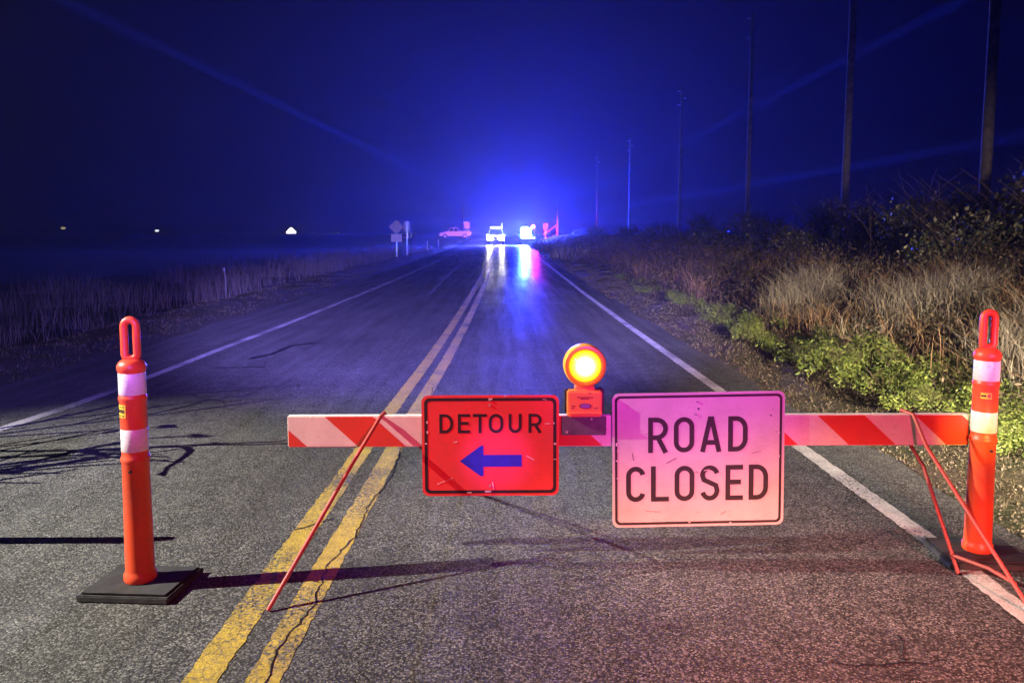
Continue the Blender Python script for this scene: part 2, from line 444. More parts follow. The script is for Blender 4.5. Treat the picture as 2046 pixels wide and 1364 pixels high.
# seams, tar snakes and a long wandering crack: parts of the road
def snake(name, pts, wd, m, z=.0035):
    pts = [Vector((x, y, 0)) for x, y in pts]; fine = []
    for a, c in zip(pts[:-1], pts[1:]):
        n = max(2, int((c - a).length / (.03 if wd < .012 else .05)))
        for k in range(n):
            p = a.lerp(c, k / n); fine.append(p + Vector((random.uniform(-1, 1), random.uniform(-1, 1), 0)) * wd * (1.3 if wd < .012 else .45))
    fine.append(pts[-1]); vs = []; fs = []
    for k, p in enumerate(fine):
        d = (fine[min(k + 1, len(fine) - 1)] - fine[max(k - 1, 0)]).normalized()
        nrm = Vector((-d.y, d.x, 0)) * wd * random.uniform(.3, .65)
        vs += [(p.x + nrm.x, p.y + nrm.y, z), (p.x - nrm.x, p.y - nrm.y, z)]
        if k: fs.append((2 * k - 2, 2 * k - 1, 2 * k + 1, 2 * k))
    return MB().add(vs, fs).build(name, m, road)
snake('crack', [(-.73, 2.1), (-.79, 2.6), (-.74, 2.9), (-.77, 3.3), (-.71, 3.6), (-.72, 4.0), (-.67, 4.5), (-.69, 5.2), (-.64, 6.2), (-.66, 7.2)], .0062, M_tar, .0042)
snake('crack', [(-1.02, 3.7), (-.86, 3.85)], .008, M_tar, .0042)
snake('tar_seal', [(-2.95, 8.9), (-2.75, 9.3), (-2.75, 9.9), (-2.5, 10.2)], .07, M_tar)
snake('tar_seal', [(-3.1, 8.3), (-2.6, 8.35)], .03, M_tar)
snake('seam', [(-.55, 16.2), (.6, 16.0), (1.75, 15.9)], .07, M_seam)
snake('seam', [(.9, 20.3), (1.5, 20.0)], .14, M_seam)
snake('seam', [(-1.75, 18), (-1.85, 26), (-1.95, 38), (-2.0, 55)], .07, M_seam)
snake('seam', [(-.45, 29), (.4, 28.8), (1.2, 28.9)], .09, M_tar)

def branching(x, y, ang, L, wd, lev=0):
    """a crack that forks as it runs"""
    pts = [(x, y)]
    for k in range(4):
        ang += random.gauss(0, .3); pts.append((pts[-1][0] + math.cos(ang) * L / 4, pts[-1][1] + math.sin(ang) * L / 4))
    snake('crack', pts, wd, M_tar, .0035)
    if lev < 2:
        for k in (2, 3):
            branching(*pts[k], ang + random.choice((-.8, .8)), L * .55, wd * .75, lev + 1)
branching(-3.3, 6.6, .5, 1.2, .012)
branching(1.1, 2.5, -.6, .35, .006, 1)
branching(.35, 6.8, 1.3, 1.4, .010, 1)

# ------------------------------------------------------------------ plants
def blades(n, sampler, hmin, hmax, wd, lean, fac=None):
    """n grass blades: tapering, bent, in tufts"""
    x, y = sampler(n)
    z = zt(x, y) - .01
    h = rng.uniform(hmin, hmax, n) * (1 if fac is None else fac(x, y))
    a = rng.uniform(0, 2 * np.pi, n); ln = rng.uniform(0, lean, n) * h
    dx, dy = np.cos(a) * ln, np.sin(a) * ln
    t = rng.uniform(0, np.pi, n); wx, wy = np.cos(t) * wd, np.sin(t) * wd
    k = (1 + np.clip(y, 0, 60) * .03)
    wx, wy = wx * k, wy * k
    v = np.stack([np.stack([x - wx, y - wy, z], 1), np.stack([x + wx, y + wy, z], 1),
                  np.stack([x + dx * .35 + wx * .7, y + dy * .35 + wy * .7, z + h * .6], 1),
                  np.stack([x + dx * .35 - wx * .7, y + dy * .35 - wy * .7, z + h * .6], 1),
                  np.stack([x + dx, y + dy, z + h * rng.uniform(.85, 1, n)], 1)], 1).reshape(-1, 3)
    o = 5 * np.arange(n)[:, None]
    f = np.concatenate([o + np.array([[0, 1, 2]]), o + np.array([[0, 2, 3]]), o + np.array([[3, 2, 4]])], 0)
    return v, f
def tufts(x0, x1, y0, y1, ppt=14, spread=.09, gy=1.6, bx=1):
    def s(n):
        m = max(1, n // ppt)
        tx = x0 + (x1 - x0) * rng.uniform(0, 1, m) ** bx
        ty = y0 + (y1 - y0) * rng.uniform(0, 1, m) ** gy
        k = rng.integers(0, m, n)
        return tx[k] + rng.normal(0, spread, n), ty[k] + rng.normal(0, spread, n)
    return s
M_short = leaf_material('short_verge_grass', (.06, .06, .028), (.15, .115, .07), .7)
M_dry = leaf_material('dry_tall_grass', (.09, .055, .03), (.30, .18, .095), .7)
M_dry2 = leaf_material('bleached_grass', (.11, .095, .08), (.30, .26, .20), .7)
M_weed = leaf_material('fresh_weed_leaves', (.06, .10, .02), (.21, .25, .06), .5)
M_bramble = leaf_material('bramble_leaves', (.022, .034, .013), (.10, .095, .04), .5)
M_bramble2 = leaf_material('yellowing_leaves', (.14, .12, .06), (.34, .31, .18), .5)
M_stem = mat('brown_stems', (.10, .062, .045), .8, var=.3)
def grass(name, v, f, m, label):
    return tag(link(name, np_mesh(name, v, f), m), label, kind='stuff')
v, f = blades(52000, tufts(2.45, 4.6, 3.0, 60, 12, .06, 1.9, .8), .012, .05, .003, 1.3)
grass('verge_grass', v, f, M_short, 'short trampled grass on the right verge')
v, f = blades(26000, tufts(-7.2, -4.85, 5, 75, 12, .09, 1.8, 1), .015, .06, .004, 1.3)
grass('verge_grass', v, f, M_short, 'short grass on the left verge')
def patchy(base, thr, sc_):
    """keep more of a sampler's points where a smooth pattern is high, so plants stand in drifts"""
    def q(n):
        x, y = base(int(n * 2.6))
        w = np.sin(x * 1.9 / sc_ + 1.3 * np.sin(y * .8 / sc_)) + np.sin(y * 1.5 / sc_ + 1.7 * np.sin(x * 1.1 / sc_ + 2)) + rng.normal(0, .35, len(x))
        o = np.argsort(-(w > thr).astype(float), kind='stable')[:n]
        return x[o], y[o]
    return q
v, f = blades(26000, patchy(tufts(4.0, 8.6, 4.5, 70, 40, .10, 1.7, 1), .55, .8), .10, .62, .003, 1.3)
grass('dry_grass', v, f, M_dry, 'tall dry tan grass in drifts on the right bank')
v, f = blades(6500, patchy(tufts(4.0, 6.3, 4.5, 14, 22, .12, 1, 1), .4, .7), .2, .75, .0026, 1.0)
grass('bleached_grass', v, f, M_dry2, 'pale bleached grass stalks behind the right post')
v, f = blades(16000, patchy(tufts(-13.5, -7.3, 8, 85, 18, .17, 1.5, .8), -.2, 1.6), .15, .8, .003, .7)
grass('dry_grass', v, f, M_dry2, 'tall dry grass along the left ditch')
v, f = blades(9000, tufts(2.9, 8.5, 40, 112, 20, .22, 1, 1), .25, .7, .012, .5)
grass('pale_grass', v, f, M_dry2, 'pale grass along the far right verge')

def leaves(n, pts, nrm, size, jitter=.7, asp=.55):
    """n folded pointed leaves at pts facing roughly nrm"""
    d = nrm + rng.normal(0, jitter, (n, 3)); d /= np.linalg.norm(d, axis=1)[:, None]
    r = rng.normal(0, 1, (n, 3)); a = np.cross(d, r); a /= np.linalg.norm(a, axis=1)[:, None]
    b = np.cross(d, a); s = (np.asarray(size) * rng.uniform(.6, 1.3, n))[:, None]
    v = np.stack([pts - a * s, pts + b * s * asp - d * s * .15, pts + a * s, pts - b * s * asp - d * s * .15], 1).reshape(-1, 3)
    o = 4 * np.arange(n)[:, None]
    return v, np.concatenate([o + np.array([[0, 1, 2]]), o + np.array([[0, 2, 3]])], 0)
def clump_points(n, rad, h, lobes, seed):
    """points over an uneven mound made of several lobes"""
    g = np.random.default_rng(seed)
    c = np.stack([g.normal(0, rad * .45, lobes), g.normal(0, rad * .45, lobes), g.uniform(.15, .62, lobes) * h], 1)
    rr = g.uniform(.3, .6, lobes) * min(rad, h)
    k = g.integers(0, lobes, n); d = g.normal(0, 1, (n, 3)); d /= np.linalg.norm(d, axis=1)[:, None]
    p = c[k] + d * (rr[k] * g.uniform(.55, 1.08, n))[:, None]
    keep = p[:, 2] > .01
    return p[keep], d[keep]
def shoot_set(n, rad, h, seed, r0=.008, bend=.5):
    g = np.random.default_rng(seed); b = MB()
    for k in range(n):
        a = g.uniform(0, 6.28); x, y = g.normal(0, rad * .35), g.normal(0, rad * .35); L = h * g.uniform(.6, 1.15)
        pts = [(x + math.cos(a) * bend * L * t * t, y + math.sin(a) * bend * L * t * t, L * (t - .25 * t * t * bend)) for t in (0, .3, .6, .85, 1)]
        b.tube(pts, [r0, r0 * .85, r0 * .65, r0 * .45, r0 * .25], 4, False)
    return b
def plant(name, loc, meshes, label, cat, group, s=1, rz=0):
    o = empty(name, loc, label, cat, group, rz); o.scale = (s, s, s)
    for nm, me, m in meshes:
        c = bpy.data.objects.new(nm, me); col.objects.link(c); c.parent = o; c['kind'] = 'stuff'
    return o
# low leafy undergrowth and dead fern between the grass drifts on the bank
M_under = leaf_material('undergrowth_leaves', (.025, .032, .014), (.13, .088, .052), .6)
M_litter = leaf_material('leaf_litter', (.06, .05, .036), (.27, .22, .16), .7)
n = 34000
x, y = tufts(2.38, 4.4, 3.0, 45, 6, .08, 1.9, .9)(n)
v, f = leaves(n, np.stack([x, y, zt(x, y) + .008], 1), np.array([[0, 0, 1.]]) * np.ones((n, 1)), .008 * (1 + np.clip(y, 0, 60) * .05), .35, .6)
grass('leaf_litter', v, f, M_litter, 'brown leaf litter and pebbles on the right shoulder')
n = 95000
x, y = patchy(tufts(3.8, 9.5, 4.2, 60, 50, .17, 1.6, 1), -.9, .7)(n)
hgt = rng.uniform(.02, 1, n) ** 1.3 * .6 * (.45 + .55 * np.clip((x - 3.6) / 3, 0, 1))
v, f = leaves(n, np.stack([x, y, zt(x, y) + hgt], 1), np.array([[0, -.3, .8]]) * np.ones((n, 1)), .021 * (1 + np.clip(y, 0, 60) * .03), .9, .42)
grass('undergrowth', v, f, M_under, 'low brown and green undergrowth covering the right bank')
_o = 'first second third fourth fifth sixth seventh eighth ninth tenth eleventh twelfth thirteenth fourteenth fifteenth sixteenth seventeenth eighteenth nineteenth'.split()
ORD = list(_o)
for tens, st in (('twentieth', 'twenty'), ('thirtieth', 'thirty')): ORD += [tens] + [st + '-' + q for q in _o[:9]]
weedv = []
for q in range(4):
    p, d = clump_points(2600, .40, .27, 14, 20 + q)
    d = d * .6 + np.array([0, 0, .9])
    v, f = leaves(len(p), p, d, np.random.default_rng(q).choice([.012, .017, .026], len(p), p=[.4, .4, .2]), .55, .36)
    me = np_mesh('leaves', v, f); me.materials.append(M_weed)
    sm = shoot_set(26, .34, .30, 40 + q, .003).build('stems', M_stem); ms = sm.data; bpy.data.objects.remove(sm)
    weedv.append([('leaves', me, M_weed), ('stems', ms, M_stem)])
WE = [(3.05, 5.0, .8), (3.5, 5.55, .95), (3.1, 6.0, .75), (3.75, 6.4, 1.05), (3.25, 6.9, 1.0), (3.65, 7.3, 1.15), (3.2, 7.7, 1.0), (3.55, 8.2, 1.2),
      (3.1, 8.5, .8), (3.75, 9.0, 1.05), (3.3, 9.5, .9), (3.05, 10.4, .85), (3.5, 11.2, .95), (3.2, 12.2, .8), (3.6, 13.4, .9), (3.3, 14.8, .8),
      (3.6, 16.5, .85), (3.4, 18.5, .8), (3.7, 21, .85), (3.5, 24, .8)]
g_ = np.random.default_rng(3)
WE = [(x + .22, y, s) for x, y, s in WE] + [(3.9 + g_.uniform(-.15, .5), 4.6 + .62 * k + g_.uniform(-.2, .2), g_.uniform(.55, .9)) for k in range(10)]
for k, (x, y, s) in enumerate(WE):
    plant('weed_clump', (x, y, z1(x, y) - .02), weedv[k % 4],
          'leafy green weed clump on the right verge, %s outward from the barricade' % ORD[k], 'weed', 'green weed clumps along the right verge', s, k * 1.9)
bramv = []
for q in range(5):
    hh = (1.7, 1.5, 1.9, 1.4, 1.75)[q]
    p, d = clump_points(2600, .95, hh, 16, 60 + q)
    v, f = leaves(len(p), p, d * .8 + np.array([0, -.2, .4]), .042, .7, .6)
    me = np_mesh('leaves', v, f); me.materials.append(M_bramble)
    p, d = clump_points(150, 1.0, hh * 1.12, 16, 60 + q)
    v, f = leaves(len(p), p, d * .5 + np.array([-.3, -.7, .3]), .05, .5, .6)
    me2 = np_mesh('yellowing_leaves', v, f); me2.materials.append(M_bramble2)
    sm = shoot_set(46, 1.0, hh * 1.05, 80 + q, .009, .55).build('stems', M_stem); ms = sm.data; bpy.data.objects.remove(sm)
    bramv.append([('leaves', me, M_bramble), ('yellowing_leaves', me2, M_bramble2), ('stems', ms, M_stem)])
BR = [(7.6, 8.2, .95), (9.2, 8.8, 1.1), (8.0, 10.2, 1.05), (9.6, 11.0, 1.3), (7.2, 12.0, .85), (8.7, 12.8, 1.2), (10.4, 13.6, 1.5), (7.8, 14.6, .95), (9.4, 15.6, 1.15),
      (8.2, 17.4, .95), (10.2, 18, 1.25), (7.5, 19.8, .85), (9.2, 20.6, 1.05), (8.0, 23, .9), (10, 24, 1.15), (8.8, 26.5, 1.0), (7.6, 29, .85), (9.6, 31, 1.1),
      (8.3, 34.5, .95), (9.8, 38, 1.1), (8.2, 42, .95), (9.5, 47, 1.1), (8.3, 53, 1.0), (9.3, 60, 1.1), (8.4, 68, 1.0), (9, 78, 1.1), (8.6, 88, 1.0)]
for k, (x, y, s) in enumerate(BR):
    plant('bramble_bush', (x, y, z1(x, y) - .05), bramv[k % 5],
          'dark bramble bush on the right bank, %s along the bank from the camera' % ORD[k], 'bush', 'bramble bushes along the right bank', s * .88, k * 2.4)
# leafless shrub just left of the frame: its twigs throw the shadow on the left lane
def bare_shrub():
    o = empty('bare_shrub', (-5.35, 3.8, .0), 'leafless twiggy shrub on the left shoulder casting a shadow on the lane', 'shrub')
    o.scale = (1.45, 1.45, 1.45)
    b = MB(); g = np.random.default_rng(5); lf = []
    def br(p, d, L, r, lev):
        pts = [p]
        for k in range(5):
            d = (d + Vector(g.normal(0, .14, 3))).normalized(); pts.append(pts[-1] + d * L / 5)
        b.tube(pts, [r, r * .95, r * .85, r * .75, r * .65, r * .5], 6, False)
        if lev < 2:
            for k in range(4):
                t = pts[g.integers(1, 6)]
                br(t, (d + Vector(g.normal(0, .34, 3)) + Vector((.1, .05, .05))).normalized(), L * g.uniform(.45, .8), r * .72, lev + 1)
        else: lf.append(pts[-1])
    for a in ((.45, .1, 1), (.6, .55, .8), (.2, .75, 1), (-.1, .3, 1)):
        br(Vector((0, 0, 0)), Vector(a).normalized(), .95, .020, 0)
    b.build('branches', M_stem, o)['kind'] = 'stuff'
    lf = np.array([p[:] for p in lf])[::3]
    v, f = leaves(len(lf), lf, np.zeros((len(lf), 3)), .05, 1, .7)
    link('leaves', np_mesh('leaves', v, f), M_bramble, o)['kind'] = 'stuff'
bare_shrub()

# ------------------------------------------------------------------ delineator posts
def stadium(w, h, n=8):
    """closed loop of a handle in XZ, rising from z=0"""
    r = w / 2; p = [(-r, 0, 0)]
    p += [(-r * math.cos(math.pi * k / n), 0, h - r + r * math.sin(math.pi * k / n)) for k in range(n + 1)]
    p += [(r, 0, 0)]
    p += [(r * math.cos(math.pi * k / n), 0, -.0 - r * .55 * math.sin(math.pi * k / n)) for k in range(1, n)]
    return p
def delineator(name, loc, label, rz, base_rz, lean=(0, 0), logo='text'):
    o = empty(name, loc, label, 'traffic post', 'orange delineator posts', rz)
    z0 = .036
    prof = [(.060, z0), (.063, z0 + .008), (.063, z0 + .028), (.057, z0 + .036), (.056, z0 + .05), (.0535, .30), (.0515, .525),
            (.0545, .532), (.0565, .540), (.0545, .549), (.0505, .556), (.0505, .572), (.0505, .668), (.0505, .775), (.0535, .783), (.0545, .790),
            (.0535, .797), (.0495, .803), (.0495, .893), (.053, .900), (.055, .908), (.055, .922), (.046, .936), (.034, .945)]
    b = MB().lathe(prof, n=40)
    tube = b.build('tube', M_orange, o, True)
    MB().tube([(x, y, z + .962) for x, y, z in stadium(.049, .140)], .0155, 10, closed=True).build('handle', M_orange, o, True)
    MB().box((0, 0, .945), (.05, .03, .03)).build('handle_base', M_orange, o, True, .006)
    for za, zb in ((.575, .667), (.805, .892)):
        MB().lathe([(.0505, za), (.0517, za + .0015), (.0512, (za + zb) / 2), (.0512, zb - .0015), (.0503, zb)], n=40).build('reflective_band', M_band, o, True)
    # rubber base: bevelled slab on short feet
    bo = MB(); W, D = .185, .145
    bo.prism([(-W, -D), (W, -D), (W + .012, D), (-W + .012, D)], 0, .026, 'Z')
    bo.prism([(-W + .012, -D + .012), (W - .012, -D + .012), (W - .001, D - .012), (-W + .022, D - .012)], .026, .034, 'Z')
    ba = bo.build('base', M_rubber, o, False, .005); ba.rotation_euler = (0, 0, base_rz)
    MB().lathe([(.006, 0), (.006, .012), (.004, .014)], (0, 0, 0), 10, 'Y').build('bolt', M_black, o, loc=(.004, -.062, .50))
    # sticker wrapped on the tube, with its print
    def wrap(a0, a1, za, zb, r, name, m, par=o):
        vs = []; fs = []; n = 8
        for k in range(n + 1):
            a = R(a0 + (a1 - a0) * k / n)
            vs += [(r * math.sin(a), -r * math.cos(a), za), (r * math.sin(a), -r * math.cos(a), zb)]
            if k: fs.append((2 * k - 2, 2 * k, 2 * k + 1, 2 * k - 1))
        return MB().add(vs, fs).build(name, m, par)
    if logo == 'text':
        st = wrap(-62, -8, .716, .768, .0515, 'sticker', M_label)
        for za, zb, a0, a1 in ((.735, .749, -60, -12), (.757, .762, -45, -34), (.757, .762, -25, -14), (.721, .726, -52, -36), (.721, .726, -28, -15)):
            n_ = 6
            for q in range(n_):
                if q % 2 == 0 or za != .735:
                    pass
                aa = a0 + (a1 - a0) * q / n_
                wrap(aa, aa + (a1 - a0) / n_ * .72, za + random.uniform(-.001, .001), zb, .0519, 'print', M_ink, st)
    else:
        st = wrap(-52, -4, .728, .755, .0515, 'sticker', M_label)
        wrap(-50, -28, .737, .745, .0519, 'print', M_ink, st); wrap(-22, -8, .733, .750, .0519, 'print', M_boardred, st)
    for c in o.children:
        if c.name.split('.')[0] != 'base':
            c.rotation_euler = (lean[1], lean[0], 0)
    return o
delineator('delineator_post', (-1.488, 3.09, .002), 'orange post with yellow sticker, standing alone left of the yellow lines', 0, R(-4), (0, 0))
delineator('delineator_post', (2.125, 3.345, .002), 'orange post glowing yellow at the right end of the barricade', 0, R(-4), (0, 0), 'arrow')

# ------------------------------------------------------------------ barricade
YB = 3.40
ZB0, ZB1, XB0, XB1 = .503, .643, -.955, 2.085
def make_barricade(name, loc, label, right_frame=True):
    o = empty(name, loc, label, 'barricade', 'board barricades across the road')
    W = XB1 - XB0
    MB().box((W / 2, 0, (ZB0 + ZB1) / 2), (W, .036, ZB1 - ZB0)).build('board', M_boardwhite, o, False, .004)
    y = -.0195
    h = ZB1 - ZB0 - .006; zb = ZB0 + .003; sl = h * 1.08
    # slanted red stripes: thin sheeting on the front of the board
    for k in range(8):
        x0 = -.127 + k * .438           # left edge at the bottom
        poly = [(x0, zb), (x0 + .21, zb), (x0 + .21 - sl, zb + h), (x0 - sl, zb + h)]
        # clip at the left and right ends
        def clip(poly, xc, keep_right):
            out = []
            for i_ in range(len(poly)):
                a, c = poly[i_], poly[(i_ + 1) % len(poly)]
                ia = (a[0] >= xc) == keep_right; ic = (c[0] >= xc) == keep_right
                if ia: out.append(a)
                if ia != ic:
                    t = (xc - a[0]) / (c[0] - a[0]); out.append((xc, a[1] + t * (c[1] - a[1])))
            return out
        poly = clip(poly, .004, True)
        if len(poly) > 2: poly = clip(poly, W - .004, False)
        if len(poly) > 2: MB().prism(poly, y, y + .0012).build('red_stripe', M_boardred, o)
    r = .0085
    lx = -.543 - XB0
    MB().tube([(lx + .01, .028, ZB1 + .004), (lx, -.028, ZB1 - .004), (lx - .10, -.18, .47), (-.905 - XB0, 2.875 - YB, .006)], r, 10).build('leg', M_rod, o, True)
    MB().tube([(lx + .012, .03, ZB1 - .002), (lx + .16, .4, .36), (lx + .32, .9, .006)], r, 10).build('leg', M_rod, o, True)
    if right_frame:
        MB().tube([(1.80 - XB0, .032, ZB1 + .010), (1.822 - XB0, -.030, ZB1 + .004), (1.85 - XB0, -.10, .52), (2.01 - XB0, 2.80 - YB, .006)], r, 10).build('leg', M_rod, o, True)
        MB().tube([(1.80 - XB0, .03, ZB1 + .002), (1.84 - XB0, .005, ZB0 - .012), (1.862 - XB0, -.06, .42), (1.939 - XB0, 3.171 - YB, .006)], r, 10).build('leg', M_rod, o, True)
        MB().tube([(1.922 - XB0, 3.20 - YB, .075), (1.976 - XB0, 3.03 - YB, .09), (2.00 - XB0, 2.90 - YB, .085)], r * .9, 8).build('brace', M_rod, o, True)
    return o
make_barricade('barricade', (XB0, YB, 0), 'long red and white striped board barricade carrying both signs')
make_barricade('barricade', (XB0 - 4.47, YB + .03, 0), 'second striped board barricade standing beyond the left edge of the view', False)

# ------------------------------------------------------------------ lettering
def arc(cx, cz, rx, rz, a0, a1, n=8):
    return [(cx + rx * math.cos(R(a0 + (a1 - a0) * k / n)), cz + rz * math.sin(R(a0 + (a1 - a0) * k / n))) for k in range(n + 1)]
def strokes(ch, w, h, s):
    """centre lines of a road-sign capital in a w x h box with stroke s"""
    k = s / 2; L, Rr, B, T = k, w - k, k, h - k; cx = w / 2; m = h / 2
    if ch == 'O':
        rx = (Rr - L) / 2; q = rx * .98; rz = rx * 1.02
        return [(arc(cx, T - rz, rx, rz, 180, 0, 14) + arc(cx, B + rz, rx, rz, 0, -180, 14), True)]
    if ch == 'D':
        rx = (Rr - L) * .62; rz = min((T - B) / 2, rx * 1.15)
        return [([(L, 0), (L, h)], False), ([(k, T), (Rr - rx, T)] + arc(Rr - rx, T - rz, rx, rz, 90, 0)[1:] + arc(Rr - rx, B + rz, rx, rz, 0, -90) + [(k, B)], False)]
    if ch == 'E':
        return [([(L, 0), (L, h)], False), ([(k, T), (w, T)], False), ([(k, B), (w, B)], False), ([(k, m + s * .12), (w * .88, m + s * .12)], False)]
    if ch == 'T': return [([(cx, 0), (cx, h - k)], False), ([(0, T), (w, T)], False)]
    if ch == 'L': return [([(L, 0), (L, h)], False), ([(k, B), (w, B)], False)]
    if ch == 'U':
        rx = (Rr - L) / 2
        return [([(L, h)] + arc(cx, B + rx, rx, rx, 180, 360, 14) + [(Rr, h)], False)]
    if ch == 'R':
        zm = h * .43; rz = (T - zm) / 2; rx = min(rz, (Rr - L) * .7)
        return [([(L, 0), (L, h)], False), ([(k, T), (Rr - rx, T)] + arc(Rr - rx, zm + rz, rx, rz, 90, -90, 12) + [(k, zm)], False), ([(w * .50, zm), (Rr + k * .1, 0)], False)]
    if ch == 'A':
        return [([(k * 1.05, 0), (cx - k * .12, h)], False), ([(w - k * 1.05, 0), (cx + k * .12, h)], False), ([(w * .2, h * .27), (w * .8, h * .27)], False)]
    if ch == 'C':
        rx = (Rr - L) / 2; rz = rx * 1.05
        return [(arc(cx, T - rz, rx, rz, 12, 180, 14) + arc(cx, B + rz, rx, rz, 180, 348, 14), False)]
    if ch == 'S':
        rx = (Rr - L) / 2; r2 = (T - B) / 4
        a = arc(cx, T - r2 * 1.0, rx, r2, 15, 180, 12)
        c = arc(cx, B + r2 * 1.05, rx, r2 * 1.05, 0, -165, 12)
        return [(a + [(L + rx * .18, m + r2 * .42), (Rr - rx * .18, m - r2 * .32)] + c, False)]
def stroke_poly(b, pts, s, y, closed):
    n = len(pts); P_ = [Vector(p) for p in pts]; vs = []; fs = []
    for i_ in range(n):
        a = P_[i_ - 1] if (i_ or closed) else None
        c = P_[(i_ + 1) % n] if (i_ < n - 1 or closed) else None
        d1 = (P_[i_] - a).normalized() if a is not None and (P_[i_] - a).length > 1e-9 else None
        d2 = (c - P_[i_]).normalized() if c is not None and (c - P_[i_]).length > 1e-9 else None
        if d1 is None: d1 = d2
        if d2 is None: d2 = d1
        d = (d1 + d2).normalized(); nr = Vector((-d.y, d.x)); k = s / 2 / max(.55, nr.dot(Vector((-d1.y, d1.x))))
        vs += [(P_[i_].x + nr.x * k, y, P_[i_].y + nr.y * k), (P_[i_].x - nr.x * k, y, P_[i_].y - nr.y * k)]
    for i_ in range(n if closed else n - 1):
        j = (i_ + 1) % n; fs.append((2 * i_, 2 * i_ + 1, 2 * j + 1, 2 * j))
    b.add(vs, fs)
def letter(ch, x, z, w, h, s, par, y, m):
    b = MB()
    for q, (pts, cl) in enumerate(strokes(ch, w, h, s)):
        stroke_poly(b, [(x + p[0], z + p[1]) for p in pts], s, y - q * .00012, cl)
    o = b.build('letter', m, par)
    o.data.flip_normals() if o.data.polygons[0].normal.y > 0 else None
    return o

# ------------------------------------------------------------------ the two signs
def sign(name, cx, cz, W, H, face, label, inset, bw, tilt, r=.03):
    o = empty(name, (cx, YB - .034, cz), label, 'road sign'); o.rotation_euler = (R(tilt[0]), R(tilt[1]), 0)
    MB().prism(rrect(W, H, r), 0, .003).build('panel', face, o)
    MB().ring(rrect(W - 2 * inset, H - 2 * inset, r * .8), rrect(W - 2 * inset - 2 * bw, H - 2 * inset - 2 * bw, r * .55), -.0008, .0005).build('border', M_ink, o)
    return o
M_face2 = M_signwhite
rs = sign('road_closed_sign', .868, .4455, .766, .608, M_signwhite, 'large white rectangular ROAD CLOSED sign with black letters on the barricade', .0115, .011, (0, -.9))
kx, kz = .766 / 1363, .608 / 1065
def zc(xa, xb): return (xa - 157) * kx - .383, (xb - xa) * kx
for word, zt_, zb_, lets in (('ROAD', 352, 632, ((440, 597), (643, 805), (850, 1022), (1073, 1228))),
                             ('CLOSED', 738, 1020, ((265, 418), (462, 605), (650, 808), (853, 1008), (1055, 1195), (1240, 1395)))):
    for ch, (xa, xb) in zip(word, lets):
        x, w_ = zc(xa, xb); hgt = (zb_ - zt_) * kz
        letter(ch, x, .304 - (zb_ - 160) * kz, w_, hgt, hgt * .135, rs, -.0009, M_ink)
for bx, bz in ((-.005, .262), (-.012, .205), (-.006, -.055)):
    MB().lathe([(.0045, 0), (.0045, -.003), (.003, -.004)], n=10, axis='Y').build('bolt', M_steel, rs, loc=(bx, 0, bz))
ds = sign('detour_sign', -.056, .5115, .606, .453, M_signorange, 'orange DETOUR sign with left-pointing arrow painted in lens-ghost blue on the barricade', .0115, .014, (0, -.15))
kx2, kz2 = .606 / 912, .453 / 683
for ch, (xa, xb) in zip('DETOUR', ((205, 297), (328, 410), (428, 522), (533, 630), (665, 752), (797, 885))):
    hgt = 130 * kz2
    letter(ch, (xa - 88) * kx2 - .303, .2265 - (680 - 425) * kz2, (xb - xa) * kx2, hgt, hgt * .155, ds, -.0009, M_ink)
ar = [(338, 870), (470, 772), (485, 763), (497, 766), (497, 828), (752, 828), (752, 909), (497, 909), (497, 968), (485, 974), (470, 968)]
MB().prism([((x - 88) * kx2 - .303, .2265 - (z - 425) * kz2) for x, z in ar], -.0009, .0005).build('arrow', M_ghostblue, ds)
for bz in (.182, -.182, .205, -.207):
    MB().lathe([(.005, 0), (.005, -.0035), (.003, -.0045)], n=10, axis='Y').build('bolt', M_steel, ds, loc=(-.002, 0, bz))

M_scuff = mat('pale_scuff', (.75, .68, .66), .6); M_mark = mat('dark_mark', (.06, .04, .05), .6)
def scuffs(o, pts, ox, oz, sx, sz, top, m, y):
    """chips and scratches: (x, z, length, width, angle) in sign drawing units"""
    b = MB()
    for x, z, l, w_, a in pts:
        b.box(((x - ox) * sx, y, top - (z - oz) * sz), (l * sx, .0004, w_ * sz), ry=R(a))
    b.build('scuffs', m, o)['kind'] = 'stuff'
scuffs(rs, [(622, 697, 90, 5, -28), (828, 237, 16, 8, 0), (838, 290, 14, 16, 20), (812, 335, 10, 10, 0), (1410, 352, 16, 10, 40), (822, 790, 10, 10, 0),
            (1425, 306, 8, 6, 0), (1455, 480, 12, 5, 30), (320, 660, 5, 60, -10), (560, 420, 60, 3, 8), (1300, 640, 70, 3, -15), (480, 1100, 120, 3, 4), (1040, 1120, 50, 4, -30)],
       838.5, 160, kx, kz, .304, M_mark, -.0005)
scuffs(rs, [(190, 560, 12, 26, 0), (192, 690, 16, 10, 0), (200, 610, 10, 14, 0), (1476, 490, 12, 8, 0), (1478, 675, 10, 20, 0), (770, 1192, 14, 8, 0), (1096, 1200, 16, 8, 0), (905, 775, 44, 5, -12), (196, 830, 8, 12, 0)],
       838.5, 160, kx, kz, .304, M_scuff, -.0013)
scuffs(ds, [(312, 740, 26, 7, -8), (925, 618, 34, 5, 0), (124, 605, 10, 14, 0), (125, 672, 12, 16, 0), (966, 615, 8, 12, 0), (974, 755, 16, 12, 0), (545, 450, 26, 10, 0), (642, 432, 16, 8, 0),
            (115, 750, 14, 8, 0), (975, 860, 18, 6, 0), (400, 1085, 30, 5, 0), (240, 1005, 110, 4, -22), (810, 850, 60, 5, 30), (905, 455, 28, 4, 10), (560, 1040, 50, 6, 80), (520, 1078, 30, 10, 0)],
       544, 425, kx2, kz2, .2265, M_scuff, -.0013)

